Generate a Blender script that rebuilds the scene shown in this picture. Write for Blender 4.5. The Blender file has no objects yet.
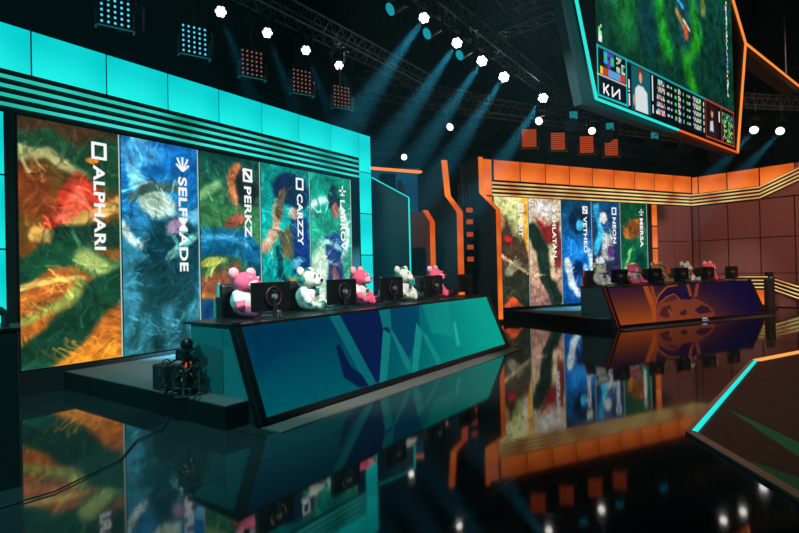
import bpy, bmesh, math, random
import numpy as np
from mathutils import Vector, Matrix
random.seed(7)
PI = math.pi
SC = bpy.context.scene
COL = SC.collection
# ------------------------------------------------------------------ materials
def lin(c):
    return tuple((x/255/12.92 if x/255 <= .04045 else ((x/255+.055)/1.055)**2.4) for x in c)
MATS = {}
def pbr(name, rgb, rough=.6, metal=0., noise=0., spec=.5):
    if name in MATS: return MATS[name]
    m = bpy.data.materials.new(name); m.use_nodes = True
    nt = m.node_tree; b = nt.nodes['Principled BSDF']
    c = lin(rgb)
    b.inputs['Base Color'].default_value = (*c, 1)
    b.inputs['Roughness'].default_value = rough; b.inputs['Metallic'].default_value = metal
    b.inputs['Specular IOR Level'].default_value = spec
    if noise:
        tc = nt.nodes.new('ShaderNodeTexCoord'); n = nt.nodes.new('ShaderNodeTexNoise'); n.inputs['Scale'].default_value = noise
        r = nt.nodes.new('ShaderNodeMapRange'); r.inputs['To Min'].default_value = rough*.75; r.inputs['To Max'].default_value = min(1, rough*1.25)
        bp = nt.nodes.new('ShaderNodeBump'); bp.inputs['Strength'].default_value = .15; bp.inputs['Distance'].default_value = .01
        nt.links.new(tc.outputs['Object'], n.inputs['Vector']); nt.links.new(n.outputs['Fac'], r.inputs['Value'])
        nt.links.new(r.outputs['Result'], b.inputs['Roughness'])
        nt.links.new(n.outputs['Fac'], bp.inputs['Height']); nt.links.new(bp.outputs['Normal'], b.inputs['Normal'])
    MATS[name] = m; return m
def emis(name, rgb, s=1., rgb2=None, scale=.8):
    if name in MATS: return MATS[name]
    m = bpy.data.materials.new(name); m.use_nodes = True
    nt = m.node_tree; nt.nodes.clear()
    o = nt.nodes.new('ShaderNodeOutputMaterial'); e = nt.nodes.new('ShaderNodeEmission')
    e.inputs['Color'].default_value = (*lin(rgb), 1); e.inputs['Strength'].default_value = s
    if rgb2:
        tc = nt.nodes.new('ShaderNodeTexCoord'); n = nt.nodes.new('ShaderNodeTexNoise'); n.inputs['Scale'].default_value = scale
        n.inputs['Detail'].default_value = 1
        r = nt.nodes.new('ShaderNodeValToRGB'); r.color_ramp.elements[0].position = .36; r.color_ramp.elements[1].position = .66
        r.color_ramp.elements[0].color = (*lin(rgb), 1); r.color_ramp.elements[1].color = (*lin(rgb2), 1)
        nt.links.new(tc.outputs['Object'], n.inputs['Vector']); nt.links.new(n.outputs['Fac'], r.inputs['Fac']); nt.links.new(r.outputs['Color'], e.inputs['Color'])
    nt.links.new(e.outputs[0], o.inputs[0]); MATS[name] = m; return m
def picture_mat():
    m = bpy.data.materials.new('led_picture'); m.use_nodes = True
    nt = m.node_tree; nt.nodes.clear()
    o = nt.nodes.new('ShaderNodeOutputMaterial'); e = nt.nodes.new('ShaderNodeEmission'); a = nt.nodes.new('ShaderNodeVertexColor'); a.layer_name = 'Col'
    nt.links.new(a.outputs['Color'], e.inputs['Color']); nt.links.new(e.outputs[0], o.inputs[0]); return m
PIC = picture_mat()
BLK = pbr('matte_black', (16, 19, 20), .7)
BLKG = pbr('satin_black', (12, 15, 16), .3)
METAL = pbr('truss_aluminium', (100, 112, 116), .4, .7)
DARKM = pbr('dark_fixture_metal', (28, 34, 36), .4, .3)
TEALP = pbr('teal_laminate', (38, 120, 124), .35)
GREYP = pbr('grey_plinth', (90, 88, 84), .5)
CARPET = pbr('stage_carpet', (74, 84, 86), .85, noise=60)
BROWN = pbr('brown_acoustic_panel', (150, 104, 98), .6, noise=30)
PYL = pbr('pylon_panel', (48, 66, 66), .5, noise=8)
WHITE_E = emis('white_pixels', (245, 250, 250), 1.)
CY = emis('cyan_lightbox', (0, 200, 204), 1.0, (30, 246, 236), .7)
CYS = emis('cyan_led_strip', (40, 235, 225), 1.0)
CYG = emis('cyan_slat_strip', (10, 150, 120), 1.0, (60, 235, 225), .7)
ORG = emis('orange_lightbox', (205, 80, 18), 1.0, (255, 132, 50), .9)
ORS = emis('orange_led_strip', (255, 140, 60), 1.1)
ORW = emis('amber_slat_strip', (196, 104, 40), 1.0, (255, 222, 140), .9)
RED = emis('red_edge_strip', (120, 26, 20), .8)
LAMP = emis('lamp_white', (255, 255, 255), 14.)
LAMPS = emis('lamp_white_far', (255, 250, 245), 5.)
HALL = pbr('hall_black', (5, 10, 12), .8, spec=.2)
# ------------------------------------------------------------------ mesh builder
class MB:
    def __init__(s): s.bm = bmesh.new()
    def box(s, x0, x1, y0, y1, z0, z1, bev=0, M=None):
        r = bmesh.ops.create_cube(s.bm, size=1); vs = r['verts']
        bmesh.ops.scale(s.bm, vec=(x1-x0, y1-y0, z1-z0), verts=vs)
        bmesh.ops.translate(s.bm, vec=((x0+x1)/2, (y0+y1)/2, (z0+z1)/2), verts=vs)
        if bev:
            es = list({e for v in vs for e in v.link_edges})
            rr = bmesh.ops.bevel(s.bm, geom=es, offset=bev, segments=2, affect='EDGES', profile=.5)
            vs = list({v for f in rr['faces'] for v in f.verts})
        if M is not None: bmesh.ops.transform(s.bm, matrix=M, verts=vs)
        return s
    def cyl(s, p0, p1, r0, r1=None, n=16, caps=True):
        p0, p1 = Vector(p0), Vector(p1); d = p1-p0; L = d.length
        if L < 1e-6: return s
        r = bmesh.ops.create_cone(s.bm, segments=n, radius1=r0, radius2=r0 if r1 is None else r1, depth=L, cap_ends=caps)
        q = d.to_track_quat('Z', 'Y').to_matrix().to_4x4()
        bmesh.ops.transform(s.bm, matrix=Matrix.Translation((p0+p1)/2) @ q, verts=r['verts']); return s
    def ball(s, c, r, n=2):
        if not hasattr(r, '__len__'): r = (r, r, r)
        q = bmesh.ops.create_icosphere(s.bm, subdivisions=n, radius=1)
        bmesh.ops.scale(s.bm, vec=r, verts=q['verts']); bmesh.ops.translate(s.bm, vec=c, verts=q['verts']); return s
    def caps(s, p0, p1, r0, r1):
        p0, p1 = Vector(p0), Vector(p1)
        for i in range(6):
            t = i/5; s.ball(p0.lerp(p1, t), r0+(r1-r0)*t, 2)
        return s
    def prism(s, pts, y0, y1):
        """polygon in x,z extruded along y"""
        a = [s.bm.verts.new((x, y0, z)) for x, z in pts]; b = [s.bm.verts.new((x, y1, z)) for x, z in pts]
        n = len(pts)
        s.bm.faces.new(a); s.bm.faces.new(b[::-1])
        for i in range(n): s.bm.faces.new((a[i], b[i], b[(i+1) % n], a[(i+1) % n]))
        return s
    def hexa(s, q):
        """8 corners: bottom 4 then top 4"""
        v = [s.bm.verts.new(p) for p in q]
        for f in ((3,2,1,0),(4,5,6,7),(0,1,5,4),(1,2,6,5),(2,3,7,6),(3,0,4,7)): s.bm.faces.new([v[i] for i in f])
        return s
    def torus(s, c, R, r, axis='Y', n=28, m=8, arc=2*PI, a0=0):
        vs = []
        full = abs(arc-2*PI) < 1e-6; N = n if full else n+1
        for i in range(N):
            a = a0+arc*i/n; ring = []
            for j in range(m):
                b = 2*PI*j/m; d = R+r*math.cos(b); h = r*math.sin(b)
                if axis == 'Y': p = (c[0]+d*math.cos(a), c[1]+h, c[2]+d*math.sin(a))
                elif axis == 'X': p = (c[0]+h, c[1]+d*math.cos(a), c[2]+d*math.sin(a))
                else: p = (c[0]+d*math.cos(a), c[1]+d*math.sin(a), c[2]+h)
                ring.append(s.bm.verts.new(p))
            vs.append(ring)
        for i in range(n if full else n):
            A, B = vs[i], vs[(i+1) % N]
            for j in range(m): s.bm.faces.new((A[j], A[(j+1) % m], B[(j+1) % m], B[j]))
        return s
    def tube(s, pts, r, n=8):
        for a, b in zip(pts, pts[1:]): s.cyl(a, b, r, n=n)
        for p in pts: s.ball(p, r, 1)
        return s
    def mesh(s, name, mat, smooth=False):
        bmesh.ops.recalc_face_normals(s.bm, faces=s.bm.faces)
        me = bpy.data.meshes.new(name); s.bm.to_mesh(me); s.bm.free()
        if mat: me.materials.append(mat)
        if smooth:
            for p in me.polygons: p.use_smooth = True
        return me
def link(name, me, parent=None, loc=(0,0,0), rz=0):
    o = bpy.data.objects.new(name, me); COL.objects.link(o)
    o.parent = parent; o.location = loc; o.rotation_euler = (0, 0, rz); return o
def part(name, mb, mat, parent, smooth=False):
    return link(name, mb.mesh(name, mat, smooth), parent)
def tag(o, label, cat, group=None, kind=None):
    if label: o['label'] = label
    if cat: o['category'] = cat
    if group: o['group'] = group
    if kind: o['kind'] = kind
    return o
def thing(name, label, cat, loc=(0,0,0), rz=0, group=None):
    o = bpy.data.objects.new(name, None); COL.objects.link(o); o.empty_display_size = .1
    o.location = loc; o.rotation_euler = (0, 0, rz); return tag(o, label, cat, group)
def struct(name, mb, mat, fr=None):
    o = link(name, mb.mesh(name, mat), None, fr.o if fr else (0,0,0), fr.r if fr else 0); o['kind'] = 'structure'; return o
def remeshed(mb, voxel=.012, iters=4):
    me = mb.mesh('tmp', None); o = bpy.data.objects.new('tmp', me); COL.objects.link(o)
    md = o.modifiers.new('r', 'REMESH'); md.mode = 'VOXEL'; md.voxel_size = voxel; md.use_smooth_shade = True
    sm = o.modifiers.new('s', 'SMOOTH'); sm.iterations = iters; sm.factor = .6
    dg = bpy.context.evaluated_depsgraph_get(); dg.update()
    r = bpy.data.meshes.new_from_object(o.evaluated_get(dg)); bpy.data.objects.remove(o)
    for p in r.polygons: p.use_smooth = True
    return r
def dup(src, parent=None):
    c = src.copy(); COL.objects.link(c)
    c.parent = parent
    for ch in list(src.children): dup(ch, c)
    return c
def words(s, font_h, length, mat, name, bold=.02):
    cu = bpy.data.curves.new(name, 'FONT'); cu.body = s; cu.size = 1; cu.offset = bold; cu.extrude = .0
    cu.space_character = 1.06
    o = bpy.data.objects.new('tmp', cu); COL.objects.link(o)
    dg = bpy.context.evaluated_depsgraph_get(); dg.update()
    me = bpy.data.meshes.new_from_object(o.evaluated_get(dg)); bpy.data.objects.remove(o)
    me.name = name; me.materials.clear(); me.materials.append(mat)
    co = np.array([v.co[:] for v in me.vertices]); lo, hi = co.min(0), co.max(0)
    for v in me.vertices:
        v.co = ((v.co.x-lo[0])/(hi[0]-lo[0])*length, (v.co.y-lo[1])/(hi[1]-lo[1])*font_h, 0)
    # give the lettering a little thickness
    bm = bmesh.new(); bm.from_mesh(me)
    r = bmesh.ops.extrude_face_region(bm, geom=bm.faces[:])
    bmesh.ops.translate(bm, vec=(0, 0, .004), verts=[g for g in r['geom'] if isinstance(g, bmesh.types.BMVert)])
    bm.to_mesh(me); bm.free()
    return me
# ------------------------------------------------------------------ frames: x along the wall, -y towards the audience
class Frame:
    def __init__(s, A, h):
        s.A = Vector(A); s.h = h; s.u = Vector((math.sin(h), math.cos(h), 0)); s.m = Vector((s.u.y, -s.u.x, 0)); s.r = PI/2-h; s.o = s.A
    def p(s, t, m, z=0): return s.A+s.u*t+s.m*m+Vector((0, 0, z))
S1 = Frame((-5.213, 7.102, 0), .6217)
h2 = 1.1221
S2 = Frame(Vector((3.236, 16.428, 0))-.3*Vector((math.sin(h2), math.cos(h2), 0)), h2)
S3 = Frame(S2.p(9.5, 0), 2.494)
SJ = Frame((2.814, 7.28, 0), .873)
# ------------------------------------------------------------------ painting of LED pictures
def vnoise(x, y, seed=0):
    rs = np.random.RandomState(seed); g = rs.rand(64, 64)
    xi = np.floor(x).astype(int); yi = np.floor(y).astype(int); fx = x-xi; fy = y-yi
    fx = fx*fx*(3-2*fx); fy = fy*fy*(3-2*fy)
    G = lambda a, b: g[a % 64, b % 64]
    return (G(xi, yi)*(1-fx)+G(xi+1, yi)*fx)*(1-fy)+(G(xi, yi+1)*(1-fx)+G(xi+1, yi+1)*fx)*fy
def fbm(x, y, seed=0, o=4):
    v = 0; a = .5; t = 0
    for i in range(o): v = v+a*vnoise(x*2**i, y*2**i, seed+i); t += a; a *= .55
    return v/t
def poly_sd(px, py, pts):
    pts = np.array(pts, float); n = len(pts); d = np.full(px.shape, 1e9); s = np.ones(px.shape)
    for i in range(n):
        a = pts[i]; b = pts[i-1]; ex, ey = b-a; wx = px-a[0]; wy = py-a[1]
        t = np.clip((wx*ex+wy*ey)/(ex*ex+ey*ey+1e-12), 0, 1); bx = wx-ex*t; by = wy-ey*t; d = np.minimum(d, bx*bx+by*by)
        c1 = py >= a[1]; c2 = py < b[1]; c3 = ex*wy > ey*wx
        k = (c1 & c2 & c3) | (~c1 & ~c2 & ~c3); s = np.where(k, -s, s)
    return s*np.sqrt(d)
def line_d(px, py, pts):
    d = np.full(px.shape, 1e9)
    for a, b in zip(pts, pts[1:]):
        a = np.array(a, float); b = np.array(b, float); e = b-a
        t = np.clip(((px-a[0])*e[0]+(py-a[1])*e[1])/(e@e+1e-12), 0, 1)
        d = np.minimum(d, np.hypot(px-a[0]-e[0]*t, py-a[1]-e[1]*t))
    return d
def paint(nx, ny, asp, base, ops, warp=.0, tex=.0, seed=1, gain=1.):
    """asp = width / height; y runs 0..1, x runs 0..asp in op coordinates given as u (0..1) and v (0..1)"""
    u, v = np.meshgrid(np.linspace(0, 1, nx+1), np.linspace(0, 1, ny+1)); X = u*asp; Y = v.copy()
    if warp:
        X0, Y0 = X, Y
        X = X0+warp*(fbm(X0*9, Y0*9, seed+10)-.5); Y = Y0+warp*(fbm(X0*9, Y0*9, seed+20)-.5)
    C = np.zeros(u.shape+(3,))
    base = [(k, np.array(c, float)) for k, c in base]
    for i in range(3): C[..., i] = np.interp(v+warp*(fbm(X*6, Y*6, seed+3)-.5)*2, [k for k, c in base], [c[i] for k, c in base])
    for op in ops:
        k, geo, col, soft = op[:4]; soft = soft*(.8 if tex > .1 else 1); amt = op[4] if len(op) > 4 else 1
        if k == 'e':
            cx, cy, rx, ry, an = geo; dx = X-cx*asp; dy = Y-cy; ca, sa = math.cos(math.radians(an)), math.sin(math.radians(an))
            q = np.hypot((dx*ca+dy*sa)/rx, (-dx*sa+dy*ca)/ry)
            a = 1-np.clip((q-1)/max(soft, .01)+.5, 0, 1)
        elif k == 'p': a = np.clip(.5-poly_sd(X, Y, [(x*asp, y) for x, y in geo])/soft, 0, 1)
        elif k == 'l':
            pts, w = geo; a = np.clip(.5-(line_d(X, Y, [(x*asp, y) for x, y in pts])-w)/soft, 0, 1)
        elif k == 'r':
            cx, cy, R, w = geo; a = np.clip(.5-(np.abs(np.hypot(X-cx*asp, Y-cy)-R)-w)/soft, 0, 1)
        elif k == 'g':   # gradient polygon: fades along u
            pts, x0, x1 = geo; a = np.clip(.5-poly_sd(X, Y, [(x*asp, y) for x, y in pts])/soft, 0, 1)*np.clip((u-x0)/(x1-x0), 0, 1)
        elif k == 'n':   # small coloured cells in a rectangle
            x0, y0, x1, y1, cx, cy, dens, cols = geo
            iu = np.floor((u-x0)/(x1-x0)*cx).astype(int); iv = np.floor((v-y0)/(y1-y0)*cy).astype(int)
            ins = (u > x0) & (u < x1) & (v > y0) & (v < y1); rs = np.random.RandomState(seed+int(x0*1000)); R = rs.rand(cx+1, cy+1); K = rs.randint(0, len(cols), (cx+1, cy+1))
            iu = np.clip(iu, 0, cx); iv = np.clip(iv, 0, cy); cc = np.array(cols, float)[K[iu, iv]]; a = (ins & (R[iu, iv] < dens)).astype(float)
            C = C*(1-a[..., None])+cc*a[..., None]; continue
        a = (a*a*(3-2*a)*amt)[..., None]; C = C*(1-a)+np.array(col, float)*a
    if tex > .1:
        rs = np.random.RandomState(seed+77); ang = fbm(X*2.2+5, Y*2.2, seed+61)*14
        for k in range(520):
            cx, cy = rs.rand()*asp, rs.rand(); L = rs.uniform(.012, .09); w_ = rs.uniform(.001, .006)
            j0, i0 = int(cx/asp*nx), int(cy*ny); col = C[i0, j0].copy(); a0 = ang[i0, j0]+rs.normal()*.3; f = rs.choice([.5, .75, 1.25, 1.6]); add = 10 if f > 1 else 0
            pts = [(cx, cy)]
            for q in range(3): pts.append((pts[-1][0]+math.cos(a0)*L/3, pts[-1][1]+math.sin(a0)*L/3)); a0 += rs.normal()*.35
            R_ = L+.02; ja, jb = max(0, int((cx-R_)/asp*nx)), min(nx+1, int((cx+R_)/asp*nx)+2); ia, ib = max(0, int((cy-R_)*ny)), min(ny+1, int((cy+R_)*ny)+2)
            if ja >= jb or ia >= ib: continue
            a = np.clip(.5-(line_d(X[ia:ib, ja:jb], Y[ia:ib, ja:jb], pts)-w_)/.005, 0, 1)[..., None]*.4
            C[ia:ib, ja:jb] = C[ia:ib, ja:jb]*(1-a)+(col*f+add)*a
        q1 = fbm(X*5+11, Y*5, seed+31); q2 = fbm(X*5, Y*5+7, seed+37)
        st = fbm(X*6+q1*5, Y*9+q2*5, seed+41, 5); rg = 1-np.abs(2*st-1)
        C = C*(.88+.24*np.clip((rg-.5)/.5, 0, 1))[..., None]+(np.clip((rg-.95)/.05, 0, 1)**2*26*np.clip((C.mean(-1)-50)/60, 0, 1))[..., None]
    if tex:
        n1 = fbm(X*22, Y*22, seed+5)-.5; n2 = fbm(X*7+3, Y*7, seed+6)-.5
        C = C*(1+tex*1.6*n1+tex*1.0*n2)[..., None]
    if tex > .1:
        g = C.mean(-1)[..., None]; C = np.clip(g+(C-g)*1.12, 0, 999)
    C = np.clip(C*gain, 0, 255)/255
    return np.where(C <= .04045, C/12.92, ((C+.055)/1.055)**2.4)
def picture(name, C, origin, ex, ez, parent):
    """grid mesh on origin + u*ex + v*ez"""
    ny, nx = C.shape[0]-1, C.shape[1]-1
    u, v = np.meshgrid(np.linspace(0, 1, nx+1), np.linspace(0, 1, ny+1))
    P = np.array(origin)+u[..., None]*np.array(ex)+v[..., None]*np.array(ez)
    i = (np.arange(ny)[:, None]*(nx+1)+np.arange(nx)[None, :]).ravel()
    F = np.stack([i, i+1, i+nx+2, i+nx+1], 1)
    me = bpy.data.meshes.new(name); me.from_pydata(P.reshape(-1, 3).tolist(), [], F.tolist()); me.materials.append(PIC)
    a = me.color_attributes.new('Col', 'FLOAT_COLOR', 'POINT')
    a.data.foreach_set('color', np.concatenate([C, np.ones(C.shape[:2]+(1,))], 2).astype(np.float32).ravel())
    return link(name, me, parent)
# ------------------------------------------------------------------ world and camera
w = bpy.data.worlds.new('World'); SC.world = w; w.use_nodes = True
w.node_tree.nodes['Background'].inputs[0].default_value = (.0, .002, .003, 1); w.node_tree.nodes['Background'].inputs[1].default_value = .5
f_, roll, pitch = 520., .0225, .0069
cd = bpy.data.cameras.new('Camera'); cam = bpy.data.objects.new('Camera', cd); COL.objects.link(cam); SC.camera = cam
cd.sensor_width = 36; cd.lens = 36*f_/799; cd.clip_end = 200
Rv = Vector((1,0,0)); Fv = Vector((0, math.cos(pitch), math.sin(pitch))); Uv = Vector((0, -math.sin(pitch), math.cos(pitch)))
Rc = Rv*math.cos(roll)-Uv*math.sin(roll); Uc = Uv*math.cos(roll)+Rv*math.sin(roll)
cam.matrix_world = Matrix(((Rc.x, Uc.x, -Fv.x, 0), (Rc.y, Uc.y, -Fv.y, 0), (Rc.z, Uc.z, -Fv.z, 1.6), (0,0,0,1)))
vs = SC.view_settings; vs.view_transform = 'Standard'; vs.look = 'None'; vs.exposure = 0; vs.gamma = 1; vs.use_curve_mapping = False
SC.cycles.volume_step_rate = 4; SC.cycles.max_bounces = 6; SC.cycles.volume_bounces = 0; SC.cycles.use_denoising = True
SC.cycles.sample_clamp_indirect = 3
# ------------------------------------------------------------------ floor, ceiling, hall
fm = bpy.data.materials.new('glossy_stage_floor'); fm.use_nodes = True; nt = fm.node_tree; b = nt.nodes['Principled BSDF']
b.inputs['Base Color'].default_value = (.012, .02, .022, 1); b.inputs['IOR'].default_value = 1.75
tc = nt.nodes.new('ShaderNodeTexCoord'); mp = nt.nodes.new('ShaderNodeMapping'); mp.inputs['Rotation'].default_value = (0, 0, -.93); br = nt.nodes.new('ShaderNodeTexBrick')
mp.inputs['Location'].default_value = (.35, .2, 0)
br.inputs['Scale'].default_value = 1; br.inputs['Brick Width'].default_value = 2.4; br.inputs['Row Height'].default_value = 1.9; br.inputs['Mortar Size'].default_value = .007
br.inputs['Color1'].default_value = (.013, .024, .026, 1); br.inputs['Color2'].default_value = (.016, .028, .030, 1); br.inputs['Mortar'].default_value = (.0005, .0008, .0008, 1)
br.offset = 0.5
nz = nt.nodes.new('ShaderNodeTexNoise'); nz.inputs['Scale'].default_value = 1.3; nz.inputs['Detail'].default_value = 5
mr = nt.nodes.new('ShaderNodeMapRange'); mr.inputs['To Min'].default_value = .025; mr.inputs['To Max'].default_value = .075
nt.links.new(tc.outputs['Object'], mp.inputs['Vector']); nt.links.new(mp.outputs['Vector'], br.inputs['Vector']); nt.links.new(br.outputs['Color'], b.inputs['Base Color'])
nt.links.new(tc.outputs['Object'], nz.inputs['Vector']); nt.links.new(nz.outputs['Fac'], mr.inputs['Value'])
ad = nt.nodes.new('ShaderNodeMath'); ad.operation = 'MULTIPLY_ADD'; ad.inputs[1].default_value = .05
nt.links.new(br.outputs['Fac'], ad.inputs[0]); nt.links.new(mr.outputs['Result'], ad.inputs[2]); nt.links.new(ad.outputs[0], b.inputs['Roughness'])
struct('floor', MB().box(-18, 26, -5, 36, -.2, 0), fm)
struct('ceiling', MB().box(-18, 26, -5, 36, 11, 11.2), HALL)
struct('wall_far', MB().box(-18, 26, 36, 36.3, -.2, 11.2), HALL)
struct('wall_behind', MB().box(-18, 26, -5.3, -5, -.2, 11.2), HALL)
struct('wall_outer_left', MB().box(-18.3, -18, -5.3, 36.3, -.2, 11.2), HALL)
struct('wall_outer_right', MB().box(26, 26.3, -5.3, 36.3, -.2, 11.2), HALL)
# ------------------------------------------------------------------ the two stage walls
ORD = ['first', 'second', 'third', 'fourth', 'fifth', 'sixth', 'seventh', 'eighth', 'ninth', 'tenth', 'eleventh', 'twelfth']
def light_panel(fr, pts, mat, label, group, y=-.0):
    """a light box: casing with a glowing diffuser; pts in t,z"""
    cx = sum(p[0] for p in pts)/len(pts); cz = sum(p[1] for p in pts)/len(pts)
    base = fr.p(cx, 0, cz)
    r = thing('light_panel', label, 'light panel', base, fr.r, group)
    q = [(x-cx, z-cz) for x, z in pts]
    k = .013 if mat is CY else .024
    def inset(a): # shrink towards the centre by a fixed margin
        return [(x-(a if x > 0 else -a), z-(a if z > 0 else -a)) for x, z in q]
    part('casing', MB().prism(inset(.001), .0, .095), BLK, r)
    part('diffuser', MB().prism(inset(k), -.02, -.0005), mat, r)
    return r
def rect(t0, t1, z0, z1): return [(t0, z0), (t1, z0), (t1, z1), (t0, z1)]
def strip_thing(fr, pts, h, mat, label, group, y0=-.05, y1=-.01, name='led_strip'):
    mb = MB()
    for (xa, za), (xb, zb) in zip(pts, pts[1:]): mb.prism([(xa, za-h/2), (xb, zb-h/2), (xb, zb+h/2), (xa, za+h/2)], y0, y1)
    o = link(name, mb.mesh(name, mat), None, fr.o, fr.r); return tag(o, label, 'light strip', group)
struct('wall_left', MB().box(-2.6, 7.76, .1, .5, 0, 5.1).box(-2.6, 7.27, -.02, .1, 3.86, 4.42).box(6.97, 7.24, -.02, .1, .3, 3.86).box(-.12, -.02, -.02, .1, .3, 3.86).box(-2.6, 7.24, -.04, .1, 0, .31), BLK, S1)
struct('wall_back', MB().box(-.36, 9.55, .1, .5, 0, 5.05).box(.005, 9.5, -.02, .1, 3.86, 4.32).box(6.97, 7.18, -.02, .1, .3, 3.86).box(.0, .03, -.02, .1, .3, 3.86).box(.005, 7.2, -.04, .1, 0, .31), BLK, S2)
struct('wall_right', MB().box(-.1, 9, .1, .5, 0, 5.0), BLK, S3)
for i in range(9):
    t0 = -1.826+i*1.013
    light_panel(S1, rect(t0, t0+1.013, 4.43, 5.07), CY, f'cyan light box above the near posters, {ORD[8-i]} from the right end of the row', 'cyan light boxes over the near stage')
zs = [.33, .95, 2.0, 3.05, 4.1, 5.07]
for i in range(5):
    light_panel(S1, rect(7.295, 7.76, zs[i], zs[i+1]), CY, f'narrow cyan light box in the column right of the near posters, {ORD[i]} from bottom', 'cyan column right of the near posters')
zl = [.33, 1.0, 2.0, 3.0, 3.86]
for i in range(4):
    light_panel(S1, rect(-1.0, -.13, zl[i], zl[i+1]), CY, f'cyan light box left of the orange and green poster, {ORD[i]} from the bottom', 'cyan column left of the near posters')
for i in range(9):
    t0 = .05+i*1.05
    light_panel(S2, rect(t0, t0+1.05, 4.35, 5.02), ORG, f'orange light box above the far posters, {ORD[i]} from the left end of the row', 'orange light boxes over the far stage')
for i, (a, b_) in enumerate(((.33, 1.5), (1.5, 2.6), (2.6, 3.86), (3.86, 5.02))):
    light_panel(S2, rect(-.36, -.002, a, b_), ORG, f'narrow orange light box left of the far posters, {ORD[i]} from the bottom', 'orange column left of the far posters')
for i, (a, b_) in enumerate(((.33, 1.4), (1.4, 2.2), (2.2, 3.03), (3.03, 3.86))):
    light_panel(S2, rect(7.2, 7.5, a, b_), ORG, f'slim orange light box right of the far posters, {ORD[i]} from the bottom', 'orange column right of the far posters')
for i, pts in enumerate((rect(.03, .27, 4.3, 4.98), rect(.27, 1.28, 4.3, 4.98), rect(1.28, 2.33, 4.3, 4.98), [(2.33, 4.3), (3.38, 4.72), (3.38, 4.98), (2.33, 4.98)])):
    light_panel(S3, pts, ORG, f'orange light box on top of the brown right wall, {ORD[i]} from the corner', 'orange light boxes on the right wall')
for k in range(4):
    z = 4.33-k*.125; w_ = ['topmost', 'second', 'third', 'lowest'][k]
    strip_thing(S1, [(-2.6, z), (7.26, z)], .042, CYG, f'{w_} of the four thin cyan light lines under the near light boxes', 'cyan slat lines of the near stage', -.06, -.025)
    strip_thing(S2, [(-.02, z-.06), (9.48, z-.06)], .05, ORW, f'{w_} of the four amber light lines over the far posters', 'amber slat lines of the far stage', -.06, -.025)
    z3 = z-.06
    strip_thing(S3, [(.02, z3), (2.33, z3), (4.6, z3+.93)], .05, ORW, f'{w_} of four amber light lines that bend upward along the right wall top', 'upper amber lines of the right wall', -.06, -.032)
    zb = 1.07-.125*k
    strip_thing(S3, [(.3, zb), (2.5, zb), (4.6, zb-.8 if zb > .9 else max(zb-.8, -.0)+.0)] if zb > .83 else [(.3, zb), (2.5, zb), (2.5+(zb-.05)/.4, .05)], .04, ORW, f'{w_} of four amber light lines that bend downward low on the right wall', 'lower amber lines of the right wall', -.06, -.032)
light_panel(S3, rect(1.98, 2.5, .06, .62), ORG, 'orange light box low on the right wall beside the far desk end', None)
# brown acoustic wall cladding
mb = MB()
for a in (7.52, 8.46, ):
    for z0, z1 in ((.05, 1.2), (1.2, 2.47), (2.47, 3.84)): mb.box(a+.015, min(a+.94, 9.5)-.015, .02, .1, z0+.015, z1-.015)
mb.box(9.41, 9.49, .02, .1, .05, 3.84)
struct('trim_1', mb, BROWN, S2)
mb = MB(); ed = [.0, .24, 1.26, 2.3, 3.33, 4.37, 5.4, 6.44, 7.5, 8.5]
for a, b_ in zip(ed, ed[1:]):
    for z0, z1 in ((.62, 1.2), (1.2, 2.47), (2.47, 3.84)): mb.box(a+.02, b_-.02, .02, .1, z0+.015 if z0 > .7 else .03, z1-.015)
mb.box(2.35, 8.5, .02, .1, 3.87, 4.95)
struct('trim_2', mb, BROWN, S3)
# soffit backing of the slats
struct('trim_3', MB().prism([(0, 3.84), (2.33, 3.84), (4.6, 4.77), (4.6, 5.2), (2.33, 4.28), (0, 4.28)], -.03, .015), BLK, S3)
struct('trim_4', MB().prism([(.3, .64), (2.5, .64), (4.0, .04), (4.6, .04), (4.6, .3), (2.5, 1.12), (.3, 1.12)], -.03, .015), BLK, S3)
# risers
def riser(fr, n):
    o = struct('trim_%d' % n, MB().box(.52, 7.1 if n == 5 else 6.95, -3.82, -.05, 0, .24), HALL, fr)
    o2 = struct('trim_%d' % (n+2), MB().box(.54, 7.08 if n == 5 else 6.93, -3.8, -.06, .241, .25), CARPET, fr)
riser(S1, 5); riser(S2, 6)
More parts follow.
